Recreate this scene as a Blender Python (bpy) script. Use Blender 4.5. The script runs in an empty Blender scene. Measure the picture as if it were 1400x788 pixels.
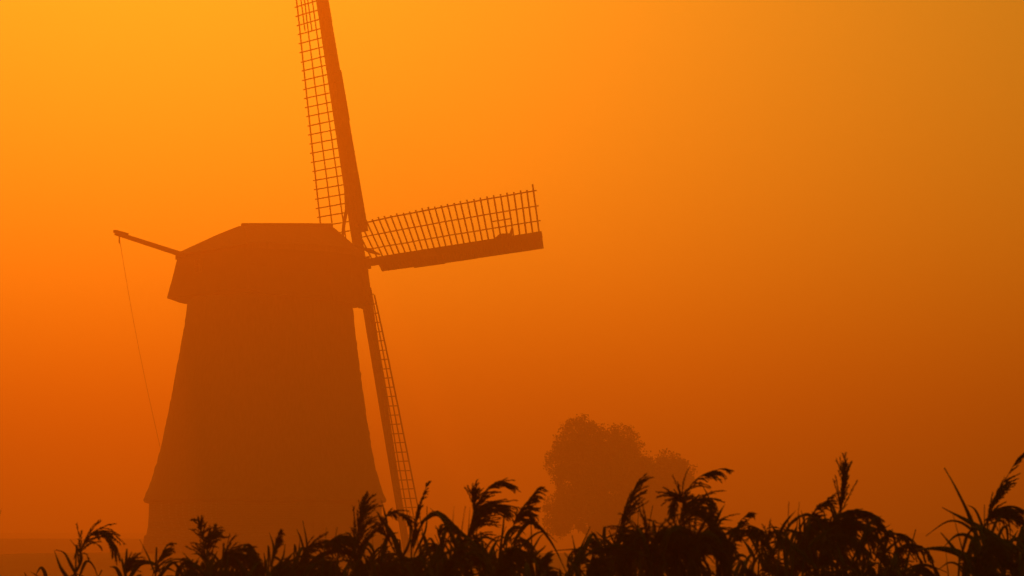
import bpy, math, random
from mathutils import Vector, Matrix, noise
rnd = random.Random(7)
R = math.radians
S = bpy.context.scene
COL = S.collection

# ------------------------------------------------------------------ camera
EYE = Vector((0, 0, 2.0))
FPX = 3600.0                       # focal length in photo pixels (photo is 1400 wide)
PITCH = math.atan((735 - 394) / FPX)
cam_d = bpy.data.cameras.new('camera'); cam = bpy.data.objects.new('camera', cam_d); COL.objects.link(cam)
cam.location = EYE; cam.rotation_euler = (R(90) + PITCH, 0, 0)
cam_d.sensor_width = 36; cam_d.lens = 36 * FPX / 1400
cam_d.clip_start = 0.1; cam_d.clip_end = 6000
cam_d.dof.use_dof = True; cam_d.dof.focus_distance = 100; cam_d.dof.aperture_fstop = 22
S.camera = cam

# ------------------------------------------------------------------ sky, sun, exposure
SUN_EL, SUN_AZ = R(18), R(-9)     # azimuth from straight ahead (+Y), negative = to the left
w = bpy.data.worlds.new('World'); S.world = w; w.use_nodes = True
nt = w.node_tree; nt.nodes.clear()
out = nt.nodes.new('ShaderNodeOutputWorld'); bg = nt.nodes.new('ShaderNodeBackground')
sky = nt.nodes.new('ShaderNodeTexSky'); sky.sky_type = 'NISHITA'; sky.sun_disc = False
sky.sun_elevation = SUN_EL; sky.sun_rotation = SUN_AZ
sky.air_density = 2.0; sky.dust_density = 1.3; sky.ozone_density = 0.5
tint = nt.nodes.new('ShaderNodeMix'); tint.data_type = 'RGBA'; tint.blend_type = 'MULTIPLY'
tint.inputs['Factor'].default_value = 1.0
tint.inputs['B'].default_value = (1.0, 0.73, 0.075, 1)      # dawn light through the murk is amber
nt.links.new(sky.outputs[0], tint.inputs['A']); nt.links.new(tint.outputs['Result'], bg.inputs[0])
bg.inputs[1].default_value = 0.042
nt.links.new(bg.outputs[0], out.inputs[0])
sun_d = bpy.data.lights.new('sun', 'SUN'); sun = bpy.data.objects.new('sun', sun_d); COL.objects.link(sun)
sun_d.energy = 1.30; sun_d.angle = R(0.6); sun_d.color = (1.0, 0.160, 0.0)
sdir = Vector((math.sin(SUN_AZ) * math.cos(SUN_EL), math.cos(SUN_AZ) * math.cos(SUN_EL), math.sin(SUN_EL)))
sun.rotation_euler = sdir.to_track_quat('Z', 'Y').to_euler()
HAZE_DENSITY, HAZE_G = 0.0092, 0.70
vs = S.view_settings
vs.view_transform = 'Standard'; vs.look = 'None'; vs.exposure = 0.0; vs.gamma = 1.0; vs.use_curve_mapping = False
S.cycles.volume_bounces = 0; S.cycles.max_bounces = 6; S.cycles.transparent_max_bounces = 8
S.cycles.use_denoising = True

# ------------------------------------------------------------------ helpers
cf = Vector((0, math.cos(PITCH), math.sin(PITCH))); cu = Vector((0, -math.sin(PITCH), math.cos(PITCH)))
def at(px, py, Y):
    """the point at distance Y (world y) seen at photo pixel px, py"""
    d = cf * FPX + Vector((px - 700, 0, 0)) + cu * (394 - py)
    return EYE + d * (Y / d.y)

class MB:
    def __init__(s): s.v = []; s.f = []
    def add(s, vs_, fs):
        n = len(s.v); s.v += [tuple(p) for p in vs_]; s.f += [tuple(i + n for i in f) for f in fs]
    def box8(s, p):                                  # 4 bottom, 4 top
        s.add(p, [(3, 2, 1, 0), (4, 5, 6, 7), (0, 1, 5, 4), (1, 2, 6, 5), (2, 3, 7, 6), (3, 0, 4, 7)])
    def beam(s, a, b, wa, ha, side, wb=None, hb=None):
        a, b = Vector(a), Vector(b); d = (b - a).normalized()
        u = (Vector(side) - d * Vector(side).dot(d)).normalized(); v = d.cross(u)
        wb = wb or wa; hb = hb or ha
        q = lambda c, w_, h_: [c - u * w_ / 2 - v * h_ / 2, c + u * w_ / 2 - v * h_ / 2, c + u * w_ / 2 + v * h_ / 2, c - u * w_ / 2 + v * h_ / 2]
        s.box8(q(a, wa, ha) + q(b, wb, hb))
    def tube(s, pts, rads, n=5):
        pts = [Vector(p) for p in pts]; rings = []
        for i, p in enumerate(pts):
            d = (pts[min(i + 1, len(pts) - 1)] - pts[max(i - 1, 0)]).normalized()
            u = d.cross(Vector((0.3, 1, 0.2))).normalized(); v = d.cross(u)
            r = rads[i] if isinstance(rads, (list, tuple)) else rads
            rings.append([p + (u * math.cos(2 * math.pi * k / n) + v * math.sin(2 * math.pi * k / n)) * r for k in range(n)])
        vs_ = [q for r_ in rings for q in r_]; fs = []
        for i in range(len(pts) - 1):
            for k in range(n):
                fs.append((i * n + k, i * n + (k + 1) % n, (i + 1) * n + (k + 1) % n, (i + 1) * n + k))
        fs.append(tuple(range(n))[::-1]); fs.append(tuple((len(pts) - 1) * n + k for k in range(n)))
        s.add(vs_, fs)
    def build(s, name, mat, parent=None, smooth=False, loc=None):
        me = bpy.data.meshes.new(name); me.from_pydata(s.v, [], s.f); me.update()
        if smooth:
            for p in me.polygons: p.use_smooth = True
        me.materials.append(mat)
        o = bpy.data.objects.new(name, me); COL.objects.link(o)
        if parent:
            o.parent = parent; o.matrix_parent_inverse = Matrix.Identity(4)
            # vertices are in world coordinates: express them in the root's frame
            top = parent
            off = Vector(top.location)
            while top.parent: top = top.parent; off += Vector(top.location)
            me.transform(Matrix.Translation(-off))
        return o

def thing(name, loc, label, cat, group=None):
    o = bpy.data.objects.new(name, None); COL.objects.link(o); o.location = loc; o.empty_display_size = 0.3
    o['label'] = label; o['category'] = cat
    if group: o['group'] = group
    return o

def mat(name, c1, c2, scale=8.0, rough=0.9, stretch=(1, 1, 1), bump=0.3, detail=6):
    m = bpy.data.materials.new(name); m.use_nodes = True; t = m.node_tree; b = t.nodes['Principled BSDF']
    tc = t.nodes.new('ShaderNodeTexCoord'); mp = t.nodes.new('ShaderNodeMapping'); mp.inputs['Scale'].default_value = stretch
    n = t.nodes.new('ShaderNodeTexNoise'); n.inputs['Scale'].default_value = scale; n.inputs['Detail'].default_value = detail
    cr = t.nodes.new('ShaderNodeValToRGB'); cr.color_ramp.elements[0].position = 0.3; cr.color_ramp.elements[1].position = 0.7
    cr.color_ramp.elements[0].color = (*c1, 1); cr.color_ramp.elements[1].color = (*c2, 1)
    bp = t.nodes.new('ShaderNodeBump'); bp.inputs['Strength'].default_value = bump
    L = t.links.new
    L(tc.outputs['Object'], mp.inputs[0]); L(mp.outputs[0], n.inputs['Vector']); L(n.outputs['Fac'], cr.inputs[0])
    L(cr.outputs[0], b.inputs['Base Color']); L(n.outputs['Fac'], bp.inputs['Height']); L(bp.outputs[0], b.inputs['Normal'])
    b.inputs['Roughness'].default_value = rough
    return m

def brick_mat():
    m = mat('brick', (0.16, 0.07, 0.04), (0.26, 0.12, 0.07), 6)
    t = m.node_tree; b = t.nodes['Principled BSDF']; br = t.nodes.new('ShaderNodeTexBrick')
    br.inputs['Color1'].default_value = (0.22, 0.09, 0.05, 1); br.inputs['Color2'].default_value = (0.15, 0.06, 0.04, 1)
    br.inputs['Mortar'].default_value = (0.3, 0.27, 0.23, 1); br.inputs['Scale'].default_value = 4
    tc = t.nodes.new('ShaderNodeTexCoord'); sx = t.nodes.new('ShaderNodeSeparateXYZ'); ad = t.nodes.new('ShaderNodeMath'); cb = t.nodes.new('ShaderNodeCombineXYZ')
    t.links.new(tc.outputs['Object'], sx.inputs[0]); t.links.new(sx.outputs[0], ad.inputs[0]); t.links.new(sx.outputs[1], ad.inputs[1])
    t.links.new(ad.outputs[0], cb.inputs[0]); t.links.new(sx.outputs[2], cb.inputs[1]); t.links.new(cb.outputs[0], br.inputs['Vector'])
    t.links.new(br.outputs[0], b.inputs['Base Color'])
    return m

M = dict(
    thatch=mat('thatch', (0.09, 0.07, 0.045), (0.17, 0.13, 0.085), 14, stretch=(1, 1, 0.15), bump=0.6),
    board=mat('tarred_board', (0.03, 0.028, 0.025), (0.06, 0.05, 0.04), 9, stretch=(1, 1, 0.2)),
    wood=mat('weathered_wood', (0.10, 0.075, 0.05), (0.18, 0.14, 0.10), 7),
    lath=mat('lath_wood', (0.09, 0.07, 0.05), (0.14, 0.11, 0.08), 9),
    iron=mat('iron', (0.03, 0.03, 0.03), (0.06, 0.05, 0.045), 5, rough=0.6),
    rope=mat('hemp_rope', (0.12, 0.09, 0.06), (0.2, 0.16, 0.1), 40),
    glass=mat('window_pane', (0.02, 0.02, 0.02), (0.03, 0.03, 0.03), 2, rough=0.1, bump=0.0),
    brick=brick_mat(),
    grass=mat('meadow', (0.025, 0.035, 0.012), (0.06, 0.07, 0.025), 0.6),
    bark=mat('bark', (0.04, 0.03, 0.02), (0.09, 0.07, 0.05), 12, stretch=(1, 1, 0.3)),
    leaf=mat('tree_leaf', (0.03, 0.045, 0.012), (0.06, 0.08, 0.025), 1.2, bump=0),
    reed=mat('reed_stem', (0.05, 0.045, 0.02), (0.08, 0.07, 0.035), 20),
    reedleaf=mat('reed_leaf', (0.03, 0.035, 0.012), (0.055, 0.06, 0.022), 15, bump=0),
    plume=mat('reed_plume', (0.03, 0.02, 0.015), (0.055, 0.038, 0.026), 30, bump=0),
)

# ------------------------------------------------------------------ ground
def sm(a, b, x):
    t = min(1, max(0, (x - a) / (b - a))); return t * t * (3 - 2 * t)
MX, MY = at(367, 735, 100).x, 100.0
def ground_z(x, y):
    z = 0.0
    dm = math.hypot(x - MX - 1.0, (y - MY) * 0.9)
    z = max(z, 1.42 * (1 - sm(9, 26, dm)))                                  # low mound under the mill
    dike = 1.90 + 0.05 * noise.noise(Vector((x * 0.05, 3, 0)))
    z = max(z, dike * (1 - sm(3, 11, abs(y - (180 + 0.06 * x)))) * (1 - sm(-14, 14, x)))  # embankment to the left
    far = 2.55 + 0.12 * noise.noise(Vector((x * 0.02, 9, 0)))
    z = max(z, far * (1 - sm(4, 16, abs(y - (330 - 0.05 * x)))))            # far dike
    return z + 0.05 * noise.noise(Vector((x * 0.2, y * 0.2, 0)))
def axis_vals(rng):
    vals = []
    for a, b, st in rng:
        n = max(1, round((b - a) / st)); vals += [a + (b - a) * i / n for i in range(n)]
    return vals + [rng[-1][1]]
gx = axis_vals([(-1500, -200, 100), (-200, -60, 10), (-60, 60, 2), (60, 200, 10), (200, 1500, 100)])
gy = axis_vals([(-300, -20, 40), (-20, 60, 2.5), (60, 200, 1.5), (200, 300, 10), (300, 360, 3), (360, 600, 30), (600, 2400, 150)])
g = MB(); nx = len(gx)
g.v = [(x, y, ground_z(x, y)) for y in gy for x in gx]
g.f = [(j * nx + i, j * nx + i + 1, (j + 1) * nx + i + 1, (j + 1) * nx + i) for j in range(len(gy) - 1) for i in range(nx - 1)]
go = g.build('ground', M['grass'], smooth=True); go['kind'] = 'structure'

# ------------------------------------------------------------------ haze
hz = MB(); x0, x1, y0, y1, z0, z1 = -1600, 1600, -400, 2500, -1.2, 26.8
hz.box8([(x0, y0, z0), (x1, y0, z0), (x1, y1, z0), (x0, y1, z0), (x0, y0, z1), (x1, y0, z1), (x1, y1, z1), (x0, y1, z1)])
hm = bpy.data.materials.new('haze'); hm.use_nodes = True; t = hm.node_tree; t.nodes.clear()
mo = t.nodes.new('ShaderNodeOutputMaterial'); pv = t.nodes.new('ShaderNodeVolumePrincipled')
pv.inputs['Color'].default_value = (1.0, 0.6, 0.3, 1); pv.inputs['Density'].default_value = HAZE_DENSITY
pv.inputs['Absorption Color'].default_value = (1, 0, 0, 1); pv.inputs['Anisotropy'].default_value = HAZE_G
t.links.new(pv.outputs[0], mo.inputs['Volume'])
ho = hz.build('haze', hm); ho['kind'] = 'stuff'; ho.display_type = 'WIRE'

# ------------------------------------------------------------------ windmill
CX = MX
mill = thing('windmill', (CX, MY, 1.4), 'thatched polder windmill standing in orange mist, its lattice sails turned away', 'windmill')
def zpx(py, Y=100.0): return at(700, py, Y).z
def octr(th, rad, rnd_=0.55, rot=R(8)):
    a = (th - rot + math.pi / 8) % (math.pi / 4) - math.pi / 8
    o = math.cos(math.pi / 8) / math.cos(a)
    return rad * (o * (1 - rnd_) + rnd_ * (0.97))
prof = [(411, 108), (413, 113), (440, 116.5), (470, 121), (500, 125.5), (540, 132), (580, 139), (610, 145), (640, 151.5), (660, 157.5), (675, 163.5), (684, 168)]
def cx_at(py): return 366.8 + (361.8 - 366.8) * (py - 412) / (684 - 412)
N = 64
tw = MB(); rows = []
dense = []
for (ya, ra), (yb, rb) in zip(prof[:-1], prof[1:]):
    k = max(1, round((yb - ya) / 6))
    dense += [(ya + (yb - ya) * i / k, ra + (rb - ra) * i / k) for i in range(k)]
dense.append(prof[-1])
dense += [(687, 166.5), (689, 160), (690, 150)]
for py, hw in dense:
    z = zpx(py); cx = at(cx_at(min(py, 684)), 735, 100).x; rr = (hw + 3) / 36.0 / 0.985
    rows.append([(cx + octr(2 * math.pi * k / N, rr + 0.03 * noise.noise(Vector((k * 0.9, z * 3, 1))) + 0.05 * noise.noise(Vector((k * 2.3, z * 7, 4)))) * math.cos(2 * math.pi * k / N),
                  MY + octr(2 * math.pi * k / N, rr) * math.sin(2 * math.pi * k / N), z) for k in range(N)])
tw.v = [p for r_ in rows for p in r_]
tw.f = [(i * N + k, i * N + (k + 1) % N, (i + 1) * N + (k + 1) % N, (i + 1) * N + k) for i in range(len(rows) - 1) for k in range(N)]
tw.f = [f[::-1] for f in tw.f]
tw.f.append(tuple(range(N)))
tw.build('tower', M['thatch'], mill, smooth=True)
bw = MB(); rows = []
for py, hw in [(688, 160), (705, 160), (720, 161), (731, 163), (733, 166), (745, 168), (775, 172)]:
    z = zpx(py) if py < 770 else 1.2; cx = at(361.5, 735, 100).x; rr = (hw + 3) / 36.0 / 0.97
    rows.append([(cx + octr(2 * math.pi * k / N, rr, 0.15) * math.cos(2 * math.pi * k / N), MY + octr(2 * math.pi * k / N, rr, 0.15) * math.sin(2 * math.pi * k / N), z) for k in range(N)])
bw.v = [p for r_ in rows for p in r_]
bw.f = [(i * N + (k + 1) % N, i * N + k, (i + 1) * N + k, (i + 1) * N + (k + 1) % N) for i in range(len(rows) - 1) for k in range(N)]
bw.f.append(tuple(range(N)))
bw.build('brick_base', M['brick'], mill)

AX = Vector((0.785, 0.62, 0)).normalized(); LA = Vector((AX.y, -AX.x, 0))      # cap axis (away, to the right), near side
C0 = Vector((at(367, 735, 100).x, MY, 0))
def cp(s, l, z): return C0 + AX * s + LA * l + Vector((0, 0, z))
zr0, zr1 = zpx(307, 99.2), zpx(308.5, 101.9)
ze, zb = zpx(346), zpx(407)
#        ridge s, eave s, bottom s, eave w, bottom w, z ridge, z eave, z bottom
secs = [(-1.27, -2.68, -2.86, 2.50, 2.86, zr0, ze, zb + 0.02),
        (-0.98, -2.0, -2.1, 2.88, 3.16, zr0 + .03, ze, zb - .1),
        (-0.4, -1.0, -1.0, 3.15, 3.36, zr0 + .06, ze, zb - .18),
        (0.6, 0.5, 0.5, 3.25, 3.42, zr0 + .14, ze + .02, zb - .22),
        (1.9, 1.8, 1.8, 2.75, 2.9, (zr0 + zr1) / 2 + .07, ze + .04, zb - .24),
        (2.35, 2.6, 2.6, 2.05, 2.15, zr1 - .03, ze + .06, zb - .26),
        (2.72, 3.2, 3.32, 1.45, 1.62, zr1, ze + .08, zb - .28)]
def roof_ring(sc, dz=0.0, grow=0.0):
    sr, se, sb, we, wb_, zr, zE, zB = sc; pts = []
    for u in (-1.0, -0.82, -0.62, -0.4, -0.2, -0.06, 0.06, 0.2, 0.4, 0.62, 0.82, 1.0):
        a = abs(u); s = sr + (se - sr) * a; z = zr + (zE - zr) * (a ** 1.03)
        z += 0.025 * math.sin(math.pi * a)
        pts.append((s, u * (we + grow), z + dz + 0.02 * noise.noise(Vector((s * 4, u * 6, 2)))))
    return pts
rf = MB(); top = []; n = 12
# finer sections by interpolation
fs_ = []
for A, B in zip(secs[:-1], secs[1:]):
    for k in range(4): fs_.append(tuple(a + (b - a) * k / 4 for a, b in zip(A, B)))
fs_.append(secs[-1])
m_ = len(fs_)
vt = [cp(*q) for sc in fs_ for q in roof_ring(sc, 0.0, 0.06)]
vb = [cp(*q) for sc in fs_ for q in roof_ring(sc, -0.22, 0.06)]
F = [(i * n + k, (i + 1) * n + k, (i + 1) * n + k + 1, i * n + k + 1) for i in range(m_ - 1) for k in range(n - 1)]
off = m_ * n
F += [tuple(off + i for i in f[::-1]) for f in F]
for i in range(m_ - 1):
    F.append((i * n, off + i * n, off + (i + 1) * n, (i + 1) * n)); F.append((i * n + n - 1, (i + 1) * n + n - 1, off + (i + 1) * n + n - 1, off + i * n + n - 1))
for k in range(n - 1):
    F.append((k, k + 1, off + k + 1, off + k)); j = (m_ - 1) * n + k; F.append((j, off + j, off + j + 1, j + 1))
rf.add(vt + vb, F)
# hipped rear: fan from the first ring down to the rear eave line
ring0 = roof_ring(fs_[0], 0.0, 0.06)
hipm = MB(); rowt = [cp(*q) for q in ring0]; rowb = [cp(-2.78, q[1], ze - 0.06) for q in ring0]
hipm.add(rowt + rowb, [(k, n + k, n + k + 1, k + 1) for k in range(n - 1)])
rf.add(hipm.v, hipm.f)
rf.tube([cp(-1.3, 0, zr0 - .04), cp(0.6, 0, zr0 + .10), cp(2.74, 0, zr1 - .03)], 0.09, 8)
rf.build('cap_roof', M['thatch'], mill)
cw = MB(); q = []
for sc in fs_:
    sr, se, sb, we, wb_, zr, zE, zB = sc
    q.append([cp(se + .03, -we + .05, zE - .12), cp((se + sb) / 2, -(we + wb_) / 2 + .11, (zE + zB) / 2), cp(sb, -wb_, zB), cp(sb, wb_, zB), cp((se + sb) / 2, (we + wb_) / 2 - .11, (zE + zB) / 2), cp(se + .03, we - .05, zE - .12)])
cw.v = [p for r_ in q for p in r_]
for i in range(len(q) - 1):
    for k in range(5): cw.f.append((i * 6 + k, i * 6 + k + 1, (i + 1) * 6 + k + 1, (i + 1) * 6 + k))
cw.f.append((5, 4, 3, 2, 1, 0)); e = (len(q) - 1) * 6; cw.f.append(tuple(e + k for k in range(6)))
# ragged lower hem boards along the near side
for i in range(0, len(q) - 1):
    a, b = Vector(q[i][3]), Vector(q[i + 1][3])
    cw.beam(a + Vector((0, 0, -.02)), b + Vector((0, 0, -.02)), 0.08, 0.16 + 0.08 * rnd.random(), LA)
wall = cw.build('cap_wall', M['board'], mill)
# rear window in the cap
wn = MB(); wc = cp(-2.80, -0.72, zpx(368)); fx, fz = 0.17, 0.24
for sx in (-1, 1): wn.beam(wc + LA * sx * fx + Vector((0, 0, -fz)), wc + LA * sx * fx + Vector((0, 0, fz)), .05, .08, LA)
for sz in (-1, 0, 1): wn.beam(wc - LA * (fx - .026) + Vector((0, 0, fz * sz)), wc + LA * (fx - .026) + Vector((0, 0, fz * sz)), .05, .08 if sz else .05, (0, 0, 1))
wo = wn.build('window', M['wood'], wall)
# brake lever and rope at the rear of the cap
pa = cp(-1.9, -1.35, zpx(350, 100.2)); pb = at(158, 319, 97.6); pc = at(243, 346.5, 99.6)
bl = MB(); dl = (pb - pc).normalized()
bl.beam(pc - dl * 1.0, pb, .17, .17, (0, 0, 1), .13, .13)
bl.beam(pb - dl * .55 + Vector((0, 0, .09)), pb + dl * .06 + Vector((0, 0, .06)), .10, .13, (0, 0, 1))
lever = bl.build('brake_lever', M['wood'], mill)
rp = MB(); ra = at(163, 324, 97.7); rb = at(219, 612, 96.6); pts = []
for k in range(13):
    u = k / 12; p = ra.lerp(rb, u); p.x += -0.08 * math.sin(math.pi * u) ; pts.append(p)
rp.tube(pts, 0.008, 5); rp.tube([ra + Vector((0, 0, .1)), ra - Vector((-.01, 0, .25))], .028, 5)
rp.build('rope', M['rope'], lever)

# windshaft, stocks and sails
TAU = R(11); HUB = at(489.6, 361.5, 102.7)
NV = Vector((AX.x * math.cos(TAU), AX.y * math.cos(TAU), math.sin(TAU)))
E1 = LA.copy(); E2 = NV.cross(E1) * -1
if E2.z < 0: E2 = -E2
PHI = R(0.5); E1, E2 = E1 * math.cos(PHI) + E2 * math.sin(PHI), E2 * math.cos(PHI) - E1 * math.sin(PHI)
ws = MB(); ws.tube([HUB - NV * 2.6, HUB - NV * 0.5], [.27, .30], 12)
ws.beam(HUB - NV * .48, HUB + NV * .42, .5, .5, E1)
ws.build('windshaft', M['iron'], mill, smooth=False)
RT = 11.6
def weather(r): return R(22 - 23.5 * min(1, max(0, (r - 1.2) / 9.4)) ** 0.85)
for k, (rd, offn) in enumerate([(E2, 0.14), (E1, -0.16)]):
    st = MB(); c = HUB + NV * offn; td = NV.cross(rd)
    for sg in (-1, 1):
        st.beam(c, c + rd * sg * 2.2, .31, .31, td, .30, .30)
        st.beam(c + rd * sg * 2.2, c + rd * sg * RT, .30, .30, td, .17, .17)
    for sg in (-1, 1):
        for r_ in (0.62, 0.8): st.beam(c + rd * sg * r_ - td * .165, c + rd * sg * r_ + td * .165, .06, .33, rd)
    st.build('stock', M['wood'], mill)
srnd = random.Random(3)
for name_k, rd, T, offn in (('top', E2, -E1, .14), ('right', E1, E2, -.16), ('bottom', -E2, E1, .14), ('left', -E1, -E2, -.16)):
    c = HUB + NV * offn
    def P(r, t_, b=0.0):
        w_ = weather(r); return c + rd * r + T * (t_ * math.cos(w_) + b * math.sin(w_)) - NV * (t_ * math.sin(w_) - b * math.cos(w_))
    lat = MB(); r0 = 1.25 if name_k != 'top' else 1.35; nr = 29
    step = (RT - r0 - .05) / (nr - 1); TW = {'top': 1.66, 'right': 1.62, 'bottom': 1.18, 'left': 1.6}[name_k]
    for i in range(nr):
        r = r0 + step * i; b = 0.0
        j = srnd.uniform(-.012, .012)
        tip = TW + .10 + srnd.uniform(-.02, .02)
        if name_k == 'right' and i == nr - 1: tip += .14
        t0 = -.12 if i < 1 else (-.2 if name_k == 'bottom' else -.45)
        lw = .036 if name_k == 'bottom' else .046; lat.beam(P(r, t0), P(r + j, tip), lw, lw * .85, rd)
    so = lat.build('sail_lattice', M['lath'], mill)
    lo = MB()
    for fr, w_ in ((1.0, .05), (.66, .042), (.33, .042)):
        lm = MB(); start = r0 + (0.02 if fr == 1 else (-.28 if fr == .66 else -.35)); start = max(start, .95)
        prev = None; K = 24
        for i in range(K + 1):
            r = start + (RT + .06 - start) * i / K
            wob = 0.012 * noise.noise(Vector((r * .7, fr * 9, ord(name_k[0]))))
            p = P(r, TW * fr + wob, .04)
            if prev: lm.beam(prev, p, w_, w_ * .8, T)
            prev = p
        lm.build('lath', M['lath'], so)
    # extra mended pieces of lath
    mend = {'right': [(8.9, 10.05, .48)], 'top': [(9.45, 11.1, .80), (9.4, 11.1, .52)]}.get(name_k, [])
    for a, b_, fr in mend:
        lm = MB(); lm.beam(P(a, TW * fr, .05), P(b_, TW * fr, .05), .04, .035, T); lm.build('lath', M['lath'], so)
    # wind boards on the leading side, several removable panels
    cuts = [1.22 if name_k == 'top' else 1.45, 3.6, 5.6, 7.6, 9.5, RT]
    wid = {'top': [.53, .52, .56, .50, .52], 'right': [.46, .50, .48, .47, .47], 'bottom': [.28, .28, .27, .27, .26], 'left': [.47, .48, .47, .47, .46]}[name_k]
    for (a, b_), wd in zip(zip(cuts[:-1], cuts[1:]), wid):
        pm = MB(); K = 6; vs1 = []
        inn = {'top': .16}.get(name_k, .16)
        for i in range(K + 1):
            r = a + .002 + (b_ - a - .004) * i / K
            for t_, bb in ((-wd, .035), (inn, .035), (inn, .075), (-wd, .075)): vs1.append(P(r, t_, bb))
        fs1 = [(3, 2, 1, 0)] + [(K * 4 + i for i in range(4))]
        fs1 = [(3, 2, 1, 0), tuple(K * 4 + i for i in range(4))]
        for i in range(K):
            for m2 in range(4): fs1.append((i * 4 + m2, i * 4 + (m2 + 1) % 4, (i + 1) * 4 + (m2 + 1) % 4, (i + 1) * 4 + m2))
        pm.add(vs1, fs1); pm.build('wind_board', M['wood'], so)
    # furled cloth and cords at the inner end
    rl = MB()
    if name_k == 'top':
        rl.tube([P(1.0, .62, -.08), P(1.3, .55, -.1), P(1.7, .42, -.1), P(2.2, .22, -.08), P(3.0, .17, -.06)], [.03, .06, .07, .07, .03], 7)
        rl.build('furled_cloth', M['rope'], so)
    if name_k == 'right':
        rl.tube([P(.55, .95, -.08), P(1.0, .75, -.1), P(1.5, .52, -.1), P(2.0, .28, -.08)], [.02, .03, .09, .03], 6)
        rl.build('furled_cloth', M['rope'], so); rl = MB()
        rl.tube([P(8.8, .12, .1), P(9.2, .22, .1), P(9.8, .2, .1), P(10.0, .5, .08)], [.02, .08, .07, .02], 6)
        rl.build('furled_cloth', M['rope'], so)
    if name_k == 'bottom':
        rl.tube([P(.2, .55, .1), P(1.0, .50, .08), P(2.2, .36, .02)], .018, 5)
        rl.build('rope', M['rope'], so)

# ------------------------------------------------------------------ trees
def tree(name, label, Y, base_px, lobes, nleaf, seed, leaf=0.22):
    rn = random.Random(seed)
    b = at(base_px, 735, Y); b.z = ground_z(b.x, Y)
    root = thing(name, b, label, 'tree')
    tr = MB()
    h0 = b + Vector((0.1, 0, 1.9)); tr.tube([b - Vector((0, 0, .3)), b + Vector((.05, 0, .8)), h0], [.42, .33, .28], 9)
    cents = []
    for (px, py, rx, ry) in lobes:
        c = at(px, py, Y + rn.uniform(-.9, .9)); cents.append((c, rx * Y / FPX, ry * Y / FPX))
        tr.tube([h0 - Vector((0, 0, .2)), h0.lerp(c, .5) + Vector((rn.uniform(-.3, .3), rn.uniform(-.3, .3), .2)), c + Vector((0, 0, .1 * ry * Y / FPX))], [.2, .12, .04], 6)
    tr.build('trunk', M['bark'], root, smooth=True)
    cr = MB()
    clumps = []
    for c, rx, rz in cents:
        for _ in range(int(88 * rx * rz) + 10):
            while True:
                d = Vector((rn.uniform(-1, 1), rn.uniform(-1, 1), rn.uniform(-1, 1)))
                if d.length < 1: break
            d = d * (0.55 + 0.5 * d.length)
            clumps.append((c + Vector((d.x * rx, d.y * (rx + rz) * .45, d.z * rz)), rn.uniform(.22, .40)))
    for i in range(nleaf):
        c, r = clumps[rn.randrange(len(clumps))]
        d = Vector([max(-1.7, min(1.7, rn.gauss(0, k_))) for k_ in (1, 1, .85)]) * (r * .42)
        p = c + d; s = leaf * rn.uniform(.5, 1.15)
        u = Vector((rn.uniform(-1, 1), rn.uniform(-1, 1), rn.uniform(-1, .4))).normalized(); v = u.orthogonal().normalized()
        v = (Matrix.Rotation(rn.uniform(0, 6.3), 3, u) @ v)
        nrm = u.cross(v)
        cr.add([p - u * s * .5, p + v * s * .28 + nrm * s * .06, p + u * s * .5, p - v * s * .28 + nrm * s * .06], [(0, 1, 2), (0, 2, 3)])
    cr.build('crown', M['leaf'], root)
    return root
tree('broad_tree', 'tall broad crowned tree fading into the orange mist right of the windmill', 121, 812,
     [(795, 600, 26, 28), (775, 630, 26, 34), (825, 612, 34, 30), (853, 622, 26, 34), (812, 655, 46, 44), (862, 665, 34, 34), (790, 690, 34, 36), (835, 705, 50, 30), (765, 705, 20, 28), (880, 640, 16, 20)], 84000, 11, .125)
tree('low_tree', 'lower bushy tree joined to the right side of the tall misty tree', 125, 908,
     [(915, 645, 26, 26), (932, 650, 16, 20), (905, 680, 30, 34), (890, 705, 34, 28), (925, 690, 20, 26), (898, 650, 18, 20)], 36000, 12, .125)

# ------------------------------------------------------------------ reeds
KY = 0.45; U = 0.66   # the reed bed stands about five metres off; U scales its fine detail
def spline(pts, n):
    """Catmull-Rom through pts -> n+1 points"""
    P_ = [Vector(p) for p in pts]
    if len(P_) == 2: return [P_[0].lerp(P_[1], i / n) for i in range(n + 1)]
    P_ = [P_[0] * 2 - P_[1]] + P_ + [P_[-1] * 2 - P_[-2]]; m = len(P_) - 3; o = []
    for i in range(n + 1):
        u = i / n * m; k = min(int(u), m - 1); f = u - k; a, b, c, d = P_[k:k + 4]
        o.append(0.5 * ((2 * b) + (c - a) * f + (2 * a - 5 * b + 4 * c - d) * f * f + (3 * b - a - 3 * c + d) * f ** 3))
    return o

def blade_into(mb, pts, width, rn, n=12):
    """a reed leaf: keeled ribbon tapering to a point"""
    q = spline(pts, n); rows = []
    ang = rn.uniform(-.5, .5)
    for i, p in enumerate(q):
        d = (q[min(i + 1, n)] - q[max(i - 1, 0)]).normalized(); u = i / n
        s = d.cross(Vector((0, 1, 0))); s = s.normalized() if s.length > .05 else Vector((1, 0, 0))
        s = Matrix.Rotation(ang + .5 * u, 3, d) @ s; k = s.cross(d)
        w_ = width * (min(1, (.35 + u * 3)) * (1 - u ** 1.9) + .02) / 2
        rows.append([p - s * w_ + k * w_ * .35, p - k * .0012, p + s * w_ + k * w_ * .35, p + k * .0012])
    vs_ = [x for r_ in rows for x in r_]; fs = []
    for i in range(n):
        for j in range(4): fs.append((i * 4 + j, i * 4 + (j + 1) % 4, (i + 1) * 4 + (j + 1) % 4, (i + 1) * 4 + j))
    mb.add(vs_, fs)

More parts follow.
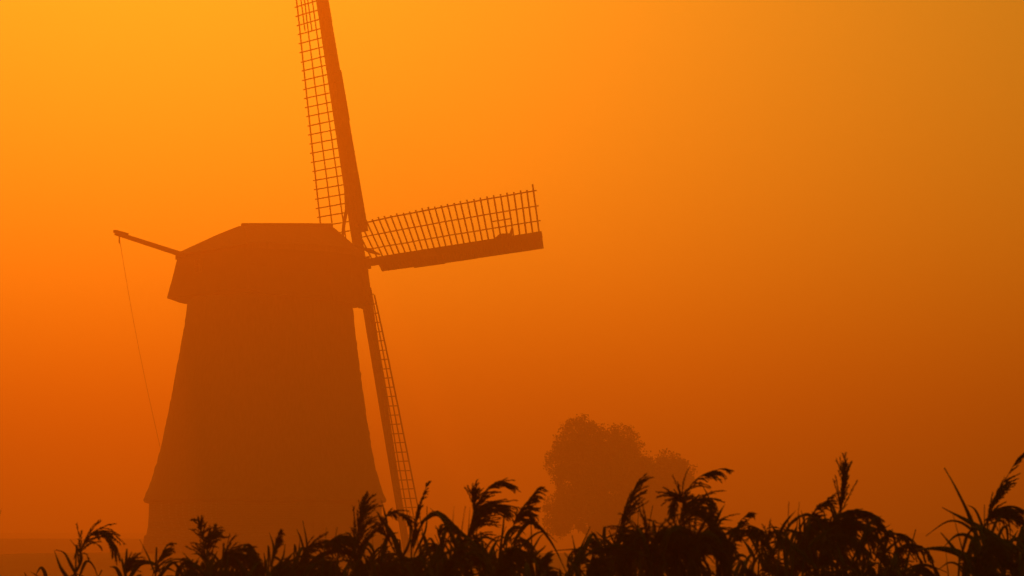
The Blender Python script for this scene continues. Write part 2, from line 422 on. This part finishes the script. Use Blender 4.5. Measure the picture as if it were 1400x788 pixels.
def plume_into(mb, axis, blen, rn, nb=26, lean=Vector((.6, 0, 0)), droop=1.0, spread=.5, dens=1.0):
    """a reed panicle: an axis with whorls of drooping feathered side branches"""
    q = spline(axis, 24); L = sum((b - a).length for a, b in zip(q[:-1], q[1:]))
    mb.tube(q, [.0026 * U * (1 - .7 * i / 24) for i in range(25)], 4)
    nodes = sorted(rn.random() for _ in range(max(5, nb // 4)))
    for i in range(nb):
        u = nodes[rn.randrange(len(nodes))] if rn.random() < .7 else rn.random()
        u = min(.99, max(0, u + rn.uniform(-.02, .02))); k = min(int(u * 24), 23); p = q[k].lerp(q[k + 1], u * 24 - k)
        d = (q[k + 1] - q[k]).normalized()
        side = Vector((rn.uniform(-1, 1), rn.uniform(-1, 1), rn.uniform(-.2, .3))) * spread + lean * rn.uniform(.2, 1)
        v = (d * rn.uniform(.8, 1.5) + side).normalized()
        bl_ = blen * (1 - .62 * u) * rn.choice((.35, .55, .8, 1.0)) * rn.uniform(.85, 1.15); ns = 7; pts = [p.copy()]
        dr = droop * rn.uniform(.35, 1.25)
        for s_ in range(ns):
            v = (v + Vector((0, 0, -1)) * .14 * dr + lean * .04).normalized(); p = p + v * bl_ / ns; pts.append(p.copy())
        mb.tube(pts, [.0013 * U * (1 - .6 * j / ns) for j in range(ns + 1)], 3)
        nsp = int(28 * dens * (bl_ / (.06 * U)) ** .8) + 7
        for s_ in range(nsp):
            f = .08 + .92 * (s_ + rn.random()) / nsp; kk = min(int(f * ns), ns - 1); o = pts[kk].lerp(pts[kk + 1], f * ns - kk)
            dd = (pts[kk + 1] - pts[kk]).normalized()
            a = (dd + Vector((rn.uniform(-1, 1), rn.uniform(-1, 1), rn.uniform(-1.1, .5))) * .38).normalized()
            ln = rn.uniform(.007, .0145) * U; c = a.orthogonal().normalized(); c = Matrix.Rotation(rn.uniform(0, 6.3), 3, a) @ c; e_ = a.cross(c)
            wd = rn.uniform(.0009, .0017) * U; mid = o + a * ln * .45
            mb.add([o, mid + c * wd, mid - c * .5 * wd + e_ * .87 * wd, mid - c * .5 * wd - e_ * .87 * wd, o + a * ln],
                   [(0, 1, 2), (0, 2, 3), (0, 3, 1), (4, 2, 1), (4, 3, 2), (4, 1, 3)])

def reed(label, Y, stem, plumes=(), leaves=(), seed=0, group='reeds standing out along the bottom edge', droop=1.0, lean=.6, blen=.11, nb=26, spread=.5, foot=None, dens=1.0, cat='reed'):
    """stem: pixels from low to high; plumes: list of pixel axes; leaves: list of (pixel path, width in metres)"""
    rn = random.Random(seed * 31 + 5); Y *= KY; blen *= KY * 1.3; nb = int(nb * 2.2)
    s = [at(x, y, Y) for x, y in stem]
    f = Vector((s[0].x + (rn.uniform(-.12, .12) if foot is None else foot), Y + rn.uniform(-.05, .1), 0)); f.z = ground_z(f.x, f.y)
    root = thing('reed', f, label, cat, group)
    low = f.lerp(s[0], .5) + Vector((rn.uniform(-.02, .02), 0, 0))
    q = spline([f, low] + s, 18); st = MB(); st.tube(q, [.0028 - .0013 * i / 18 for i in range(19)], 6); st.build('stem', M['reed'], root, smooth=True)
    for ax in plumes:
        a3 = []
        for i, (x, y) in enumerate(ax): a3.append(at(x, y, Y + (rn.uniform(-.02, .02) if i else 0)))
        pm = MB(); plume_into(pm, a3, blen, rn, nb, Vector((lean, 0, 0)), droop, spread, dens); pm.build('plume', M['plume'], root)
    for path, wd in leaves:
        l3 = [at(x, y, Y + (0 if i == 0 else rn.uniform(-.06, .06))) for i, (x, y) in enumerate(path)]
        lm = MB(); blade_into(lm, l3, wd * .52, rn); lm.build('leaf', M['reedleaf'], root)
    # lower leaves on the stem, below the picture
    for k in range(3):
        b = q[3 + 2 * k]; sg = rn.choice((-1, 1)); ln = rn.uniform(.25, .4)
        lm = MB(); blade_into(lm, [b, b + Vector((sg * ln * .35, rn.uniform(-.1, .1), ln * .45)), b + Vector((sg * ln * .8, rn.uniform(-.2, .2), ln * .3))], .013, rn); lm.build('leaf', M['reedleaf'], root)
    return root

reed('reed with plume bowed right in a hook, leftmost plume below the misty left field', 12, [(103, 800), (108, 770)],
     [[(108, 772), (113, 748), (126, 730), (140, 727), (152, 738), (156, 752)]], [([(106, 790), (96, 770), (88, 756), (76, 752)], .014), ([(100, 800), (84, 778), (74, 752)], .016), ([(108, 790), (118, 768), (128, 775), (134, 790)], .014), ([(98, 792), (112, 762), (96, 738)], .012)], 1, droop=1.7, lean=.35, blen=.13, nb=34)
reed('short reed tuft just right of the hooked leftmost plume', 12.4, [(172, 800), (170, 785)], [[(170, 790), (172, 775), (175, 765)]], [([(172, 800), (190, 772), (212, 772), (222, 790)], .022), ([(170, 800), (160, 778), (150, 775)], .02), ([(175, 800), (168, 770), (166, 762)], .015)], 2, blen=.1, nb=18)
reed('slim reed with plume leaning right, left of the windmill base', 12.2, [(212, 800), (214, 780)], [[(213, 785), (218, 765), (229, 745)]], [([(214, 790), (203, 762), (191, 738)], .008), ([(212, 795), (232, 772), (248, 768)], .018), ([(214, 800), (226, 778), (244, 784)], .016)], 3, blen=.08, nb=18, lean=.4)
reed('upright reed with narrow plume and forked tips before the left foot of the windmill', 12.1, [(284, 800), (282, 765)], [[(283, 775), (278, 742), (271, 712)], [(283, 755), (288, 740), (295, 727)]], [([(284, 790), (266, 772), (250, 756)], .016), ([(283, 790), (296, 770), (306, 764)], .016), ([(283, 772), (272, 758), (262, 758)], .012)], 4, blen=.09, nb=22, lean=.1, spread=.6)
reed('reed bowed to a broad dark arch below the left part of the windmill', 11.2, [(302, 800), (304, 775)], [[(303, 780), (312, 757), (330, 750), (346, 757), (354, 770)], [(304, 775), (318, 760), (336, 760), (346, 775)]], [([(300, 800), (312, 765), (304, 745)], .014), ([(345, 800), (350, 770), (356, 788)], .02)], 5, droop=1.7, lean=.2, blen=.12, nb=34)
reed('narrow reed shoot with two thin leaves before the middle of the windmill', 12, [(368, 800), (371, 775)], [[(371, 775), (377, 748), (383, 726)]], [([(370, 780), (374, 750), (368, 727)], .012), ([(370, 785), (386, 765), (390, 744)], .014), ([(372, 760), (384, 768), (395, 786)], .012)], 6, blen=.05, nb=20, lean=0.05, spread=.25)
reed('pair of pointed reed leaves rising before the windmill middle', 12.3, [(420, 800), (421, 770)], [], [([(421, 780), (420, 745), (414, 712)], .012), ([(420, 775), (412, 740), (405, 722)], .011), ([(404, 800), (408, 762), (410, 738)], .012)], 7)
reed('reed with long arching plume drooping right below the windmill middle', 11.6, [(402, 800), (408, 775)], [[(406, 778), (420, 752), (440, 741), (462, 744), (482, 755), (496, 775)], [(440, 750), (455, 738), (470, 733), (480, 735)]], [([(410, 790), (440, 760), (475, 757), (500, 788)], .026), ([(404, 800), (430, 772), (470, 768)], .02)], 8, droop=1.6, lean=.25, blen=.11, nb=44)
reed('upright feathery reed plume before the right foot of the windmill', 12, [(482, 800), (485, 760)], [[(485, 765), (490, 725), (499, 680)]], [([(486, 770), (480, 735), (472, 727)], .014), ([(485, 775), (505, 735), (525, 720)], .022), ([(486, 780), (500, 745), (510, 752), (512, 770)], .018)], 9, blen=.13, nb=30, lean=.25, droop=.7)
reed('reed with broad nodding plume beside the lowest windmill sail tip', 11.8, [(548, 800), (536, 750)], [[(540, 755), (524, 722), (528, 706), (542, 701), (556, 708), (561, 722)]], [([(552, 780), (538, 735), (513, 697)], .026), ([(530, 720), (526, 702), (521, 683)], .010), ([(545, 770), (560, 740), (560, 700)], .012), ([(520, 770), (530, 735), (545, 728)], .02)], 10, droop=1.3, lean=.3, blen=.085, nb=30)
reed('spear shaped reed plume leaning right, just right of the lowest sail', 12.2, [(563, 800), (565, 745)], [[(564, 748), (570, 705), (584, 662)]], [([(566, 760), (582, 725), (584, 692)], .012), ([(565, 750), (575, 720), (592, 700)], .012)], 11, blen=.06, nb=26, lean=.12, spread=.22, droop=.6)
reed('reed with thick leaf arching down right between windmill and tree', 11.5, [(600, 800), (606, 745)], [[(604, 748), (600, 728), (606, 718), (620, 722), (628, 740)]], [([(575, 715), (598, 702), (625, 725), (652, 748), (668, 765)], .024), ([(640, 790), (612, 720), (588, 695)], .02), ([(590, 770), (580, 735), (575, 728)], .016)], 12, droop=1.4, blen=.09, nb=24)
reed('large feathery reed plume blown right, tallest between windmill and tree', 12, [(630, 800), (637, 745)], [[(637, 748), (646, 712), (660, 678), (676, 661), (694, 663)], [(642, 725), (648, 700), (645, 676)], [(655, 700), (672, 690), (690, 700)]], [([(640, 760), (660, 735), (682, 740), (692, 720)], .012), ([(636, 770), (650, 740), (672, 735)], .012), ([(680, 780), (688, 720), (690, 690)], .010)], 13, blen=.13, nb=32, lean=.75, droop=.9)
reed('reed with forked plume leaning right, left of the misty tree', 12, [(690, 800), (698, 735)], [[(697, 740), (706, 708), (720, 688), (735, 668)], [(702, 715), (716, 701), (728, 712)]], [([(700, 745), (725, 715), (752, 740), (778, 790)], .022), ([(690, 770), (726, 735), (744, 728), (762, 742)], .01), ([(715, 780), (735, 740), (745, 728)], .010), ([(700, 760), (730, 762), (760, 795)], .022), ([(725, 795), (727, 740), (725, 708)], .010)], 14, blen=.085, nb=30, lean=.5)
reed('low reed with crossed bare leaves below the tall misty tree', 12.3, [(779, 810), (781, 785)], [[(781, 790), (776, 770), (780, 757), (790, 752)]], [([(776, 790), (790, 760), (807, 720)], .018), ([(828, 762), (800, 751), (758, 753)], .014), ([(790, 780), (786, 750), (782, 732)], .012), ([(838, 790), (822, 760), (804, 745)], .016), ([(800, 800), (808, 770), (812, 755)], .014), ([(770, 800), (784, 772), (800, 768)], .014)], 15, blen=.07, nb=18)
reed('tall upright reed plume with combed side branches before the misty tree', 12, [(830, 810), (838, 760)], [[(837, 765), (848, 720), (858, 690), (871, 660)]], [([(838, 770), (828, 745), (838, 735)], .009), ([(840, 760), (858, 722), (880, 728)], .016), ([(838, 775), (860, 735), (885, 735)], .014)], 16, blen=.15, nb=26, lean=.5, droop=.55, spread=.35)
reed('large drooping reed plume swept right, tallest right of the misty tree', 11.8, [(922, 800), (928, 735)], [[(927, 738), (932, 700), (942, 668), (960, 650), (985, 641)], [(932, 708), (950, 686), (964, 684), (971, 705)], [(936, 690), (926, 682), (920, 688)], [(930, 720), (950, 702), (966, 712), (973, 728)]], [([(972, 750), (972, 690), (958, 660)], .012), ([(1000, 755), (982, 722), (960, 695)], .012), ([(978, 730), (986, 712), (1002, 712)], .012), ([(975, 722), (984, 702), (991, 690)], .014)], 17, blen=.12, nb=30, lean=.7, droop=1.2)
reed('short reed plume curling right beside the big drooping plume', 12, [(1000, 810), (998, 765)], [[(998, 768), (1003, 738), (1010, 716), (1021, 704)], [(1002, 745), (1012, 726), (1024, 728)]], [([(1000, 800), (1014, 768), (1026, 790)], .018), ([(998, 780), (985, 752), (972, 745)], .018)], 18, blen=.075, nb=26, lean=.45)
reed('reed bowed over in a black dome right of the misty tree', 10.4, [(905, 830), (893, 770)], [[(893, 775), (893, 742), (908, 727), (926, 728), (940, 740)], [(893, 760), (880, 742), (866, 742), (852, 755)], [(900, 750), (915, 738), (935, 745), (946, 765)]], [([(893, 790), (880, 735), (868, 716)], .02), ([(900, 790), (915, 728), (945, 732), (958, 780)], .03)], 19, droop=2.0, lean=.1, blen=.17, nb=60, dens=1.3)
reed('reed bowed over in a black dome under the big drooping plume', 10.6, [(945, 830), (948, 780)], [[(948, 785), (948, 745), (958, 730), (974, 728), (988, 742)], [(945, 770), (935, 745), (925, 742), (915, 755)], [(950, 760), (966, 740), (982, 752), (990, 772)]], [([(948, 790), (962, 732), (985, 745), (996, 790)], .03)], 20, droop=2.0, lean=.1, blen=.17, nb=60, dens=1.3)
reed('straight upright reed plume with compact spear head, highest in the right half', 12, [(1146, 800), (1149, 700)], [[(1149, 704), (1153, 668), (1155, 629)]], [([(1148, 720), (1140, 695), (1132, 683)], .014)], 21, blen=.125, nb=20, lean=.0, spread=.42, droop=.15)
reed('bushy reed plume curving right at the left flank of the right hand clump', 11.6, [(1082, 810), (1098, 735)], [[(1096, 740), (1106, 715), (1118, 695), (1137, 680)], [(1092, 755), (1104, 725), (1122, 712)]], [([(1096, 760), (1100, 720), (1095, 697)], .014), ([(1090, 770), (1082, 745), (1072, 735)], .014), ([(1080, 790), (1074, 760), (1071, 740)], .012), ([(1068, 800), (1076, 770), (1074, 756)], .012)], 22, blen=.09, nb=34, lean=.4)
reed('reed with thick plume arched right over the top of the right hand clump', 11.2, [(1130, 820), (1128, 730)], [[(1128, 735), (1142, 708), (1165, 698), (1188, 702), (1205, 720)], [(1130, 745), (1150, 718), (1175, 716), (1192, 736)]], [([(1150, 770), (1142, 715), (1131, 680)], .016), ([(1170, 770), (1188, 728), (1212, 724)], .02), ([(1160, 780), (1190, 716), (1205, 706)], .014)], 23, blen=.13, nb=46, lean=.3, droop=1.5, dens=1.2)
reed('reed with two bare upright leaf spikes right of the right hand clump', 12.2, [(1228, 810), (1228, 780)], [[(1228, 780), (1222, 758), (1234, 746), (1245, 750)]], [([(1230, 790), (1226, 755), (1220, 723)], .018), ([(1236, 790), (1244, 755), (1252, 724)], .018), ([(1225, 785), (1212, 760), (1200, 752)], .016)], 24, blen=.07, nb=20)
reed('reed with long pointed leaves fanned left near the right edge', 11.4, [(1345, 820), (1340, 745)], [], [([(1345, 760), (1328, 710), (1310, 672), (1291, 640)], .026), ([(1390, 756), (1350, 728), (1325, 713), (1288, 694)], .036), ([(1340, 735), (1318, 716), (1295, 713), (1266, 733)], .016), ([(1345, 770), (1332, 738), (1310, 731), (1288, 750)], .022), ([(1345, 775), (1310, 756), (1282, 750), (1248, 752)], .03), ([(1338, 720), (1352, 758), (1378, 795)], .024), ([(1338, 790), (1345, 745), (1346, 690)], .012)], 25)
reed('reed plume leaning right with combed tips at the right edge', 12, [(1348, 810), (1350, 710)], [[(1350, 714), (1355, 690), (1370, 664), (1390, 629)]], [([(1350, 740), (1335, 700), (1322, 690)], .012), ([(1352, 780), (1380, 745), (1392, 725)], .024), ([(1350, 770), (1375, 720), (1378, 790)], .016)], 26, blen=.14, nb=24, lean=.55, droop=.35, spread=.25)
reed('reed with plume arched over the right edge of the picture', 11.6, [(1340, 820), (1344, 720)], [[(1344, 724), (1358, 700), (1382, 692), (1402, 700), (1412, 720)], [(1346, 712), (1368, 698), (1390, 704)]], [([(1344, 780), (1362, 715), (1378, 712), (1382, 745)], .016), ([(1398, 800), (1395, 745), (1402, 710)], .04), ([(1385, 800), (1398, 760), (1410, 735)], .04), ([(1335, 800), (1355, 770), (1372, 768)], .02)], 27, blen=.12, nb=32, lean=.4, droop=1.5)
reed('reed leaf tip poking in at the left edge of the picture', 12, [(-14, 800), (-14, 760)], [], [([(-14, 770), (-10, 730), (2, 696)], .014)], 28)

# the tangle behind and below: copies of a few grown reeds
def proto(kind, seed):
    rn = random.Random(seed); root = thing('reed', (0, 0, 0), '', 'reed')
    H = 1.78; bend = rn.uniform(-.06, .08)
    q = spline([(0, 0, 0), (bend * .3, .02, .7), (bend, 0, H - .05), (bend + .03, 0, H)], 16)
    st = MB(); st.tube(q, [.0029 - .0013 * i / 16 for i in range(17)], 5); st.build('stem', M['reed'], root, smooth=True)
    tp = q[-1]
    V3 = lambda x, y, z: tp + Vector((x * .55, y, z * .8)) * U
    if kind == 'nod': ax = [tp, V3(.02, 0, .06), V3(.07, .02, .11), V3(.13, .03, .09), V3(.17, .04, .02)]
    elif kind == 'dome': ax = [tp, V3(.03, 0, .07), V3(.10, .02, .10), V3(.18, .03, .08), V3(.23, .04, -.01), V3(.24, .05, -.08)]
    elif kind == 'up': ax = [tp, V3(.01, 0, .07), V3(.04, .01, .15)]
    else: ax = [tp, V3(.02, 0, .07), V3(.08, .01, .13)]
    top_h = max(p.z for p in spline(ax, 20))
    if kind == 'spike':
        top_h = H + .29
        for sg in (-1, 1, .3):
            lm = MB(); b = q[13]; blade_into(lm, [b, b + Vector((sg * .012, 0, .12)), b + Vector((sg * rn.uniform(.03, .08), .01, .30 if sg > 0 else .24))], .013 * U, rn); lm.build('leaf', M['reedleaf'], root)
    else:
        pm = MB(); plume_into(pm, ax, (.075 if kind in ('nod', 'dome') else .055) * U, rn, 80 if kind == 'dome' else 58, Vector((.35, rn.uniform(-.2, .2), 0)), 2.2 if kind in ('nod', 'dome') else .9, .5, 1.0)
        pm.build('plume', M['plume'], root)
    for k in range(5):
        u = .55 + .10 * k; b = q[int(16 * u)]; a = rn.uniform(0, 6.28); ln = rn.uniform(.06, .15); dr = Vector((math.cos(a), math.sin(a) * .8, 0))
        style = rn.choice(('spear', 'spear', 'arch'))
        top_z = min(b.z + ln * rn.uniform(.5, 1.1), top_h - (.01 if style == 'spear' else .07)); rise = max(.04, top_z - b.z)
        lm = MB()
        if style == 'spear': pts = [b, b + dr * ln * .16 + Vector((0, 0, rise * .5)), b + dr * ln * .4 + Vector((0, 0, rise))]
        else: pts = [b, b + dr * ln * .25 + Vector((0, 0, rise * .7)), b + dr * ln * .6 + Vector((0, 0, rise)), b + dr * ln + Vector((0, 0, rise * .55))]
        blade_into(lm, pts, rn.uniform(.009, .016) * U, rn)
        lm.build('leaf', M['reedleaf'], root)
    root['top'] = top_h
    return root
protos = [proto(k, s) for k, s in (('nod', 1), ('dome', 2), ('nod', 3), ('side', 4), ('dome', 5), ('side', 6), ('nod', 8), ('up', 9), ('dome', 10), ('spike', 11), ('spike', 12), ('up', 13))]
kids = {p: [o for o in COL.objects if o.parent == p] for p in protos}
used = set()
prof_top = [(-300, 790), (0, 802), (75, 795), (100, 782), (130, 790), (160, 776), (180, 773), (210, 783), (230, 779), (260, 776), (300, 761), (340, 753), (360, 778), (385, 786), (400, 770),
            (430, 751), (470, 749), (490, 763), (505, 765), (530, 751), (570, 746), (600, 760), (630, 746), (655, 727), (690, 723), (720, 736), (750, 752), (770, 775), (800, 771), (830, 765),
            (850, 746), (880, 729), (905, 721), (930, 723), (960, 723), (985, 740), (1000, 765), (1040, 785), (1070, 780), (1085, 755), (1105, 722), (1130, 707), (1160, 702), (1190, 713),
            (1205, 735), (1220, 760), (1240, 768), (1280, 763), (1300, 766), (1320, 776), (1350, 776), (1375, 760), (1390, 736), (1410, 722), (1700, 730)]
def topy(px):
    for (a, ya), (b, yb) in zip(prof_top[:-1], prof_top[1:]):
        if a <= px <= b: return ya + (yb - ya) * (px - a) / (b - a)
    return 760
def region(px):
    if px < 320: return 'dark reed in the low thin tangle at the lower left corner', 'tangled reeds at the lower left'
    if px < 560: return 'dark reed in the black tangle below the windmill', 'tangled reeds below the windmill'
    if px < 760: return 'dark reed in the black tangle between the lowest sail and the misty tree', 'tangled reeds between sail and tree'
    if px < 1040: return 'dark reed in the black tangle below and right of the misty tree', 'tangled reeds below the tree'
    if px < 1260: return 'dark reed in the big black clump right of the middle', 'tangled reeds in the right hand clump'
    return 'dark reed in the black tangle at the lower right corner', 'tangled reeds at the lower right'
frn = random.Random(21)
NF = 300
for i in range(NF):
    px = -120 + 1640 * ((i * 0.61803398875) % 1.0) + frn.uniform(-8, 8)
    Y = frn.uniform(4.6, 6.5)
    if px < 150 and frn.random() < .6: continue
    ty = topy(px) + abs(frn.gauss(0, 12)) + 9
    if ty > 783 and frn.random() < .8: continue
    p = protos[i % 9]
    if frn.random() < .16: p = protos[9 + i % 3]; ty -= frn.uniform(0, 14)
    if p in used:
        r_ = p.copy(); COL.objects.link(r_)
        for ch in kids[p]:
            c_ = ch.copy(); COL.objects.link(c_); c_.parent = r_
    else: r_ = p; used.add(p)
    T3 = at(px, ty, Y); z0_ = ground_z(T3.x, Y); sc = (T3.z - z0_) / p['top']
    r_.scale = (sc * (1 if frn.random() < .75 else -1), sc, sc); r_.rotation_euler = (0, 0, frn.uniform(-.6, .6))
    r_.location = (T3.x - .08 * sc, Y, z0_)
    r_['label'], r_['group'] = region(px)
for o in list(COL.objects):
    if 'top' in o.keys(): del o['top']
for p in protos:
    if p not in used:
        for ch in kids[p]: bpy.data.objects.remove(ch)
        bpy.data.objects.remove(p)
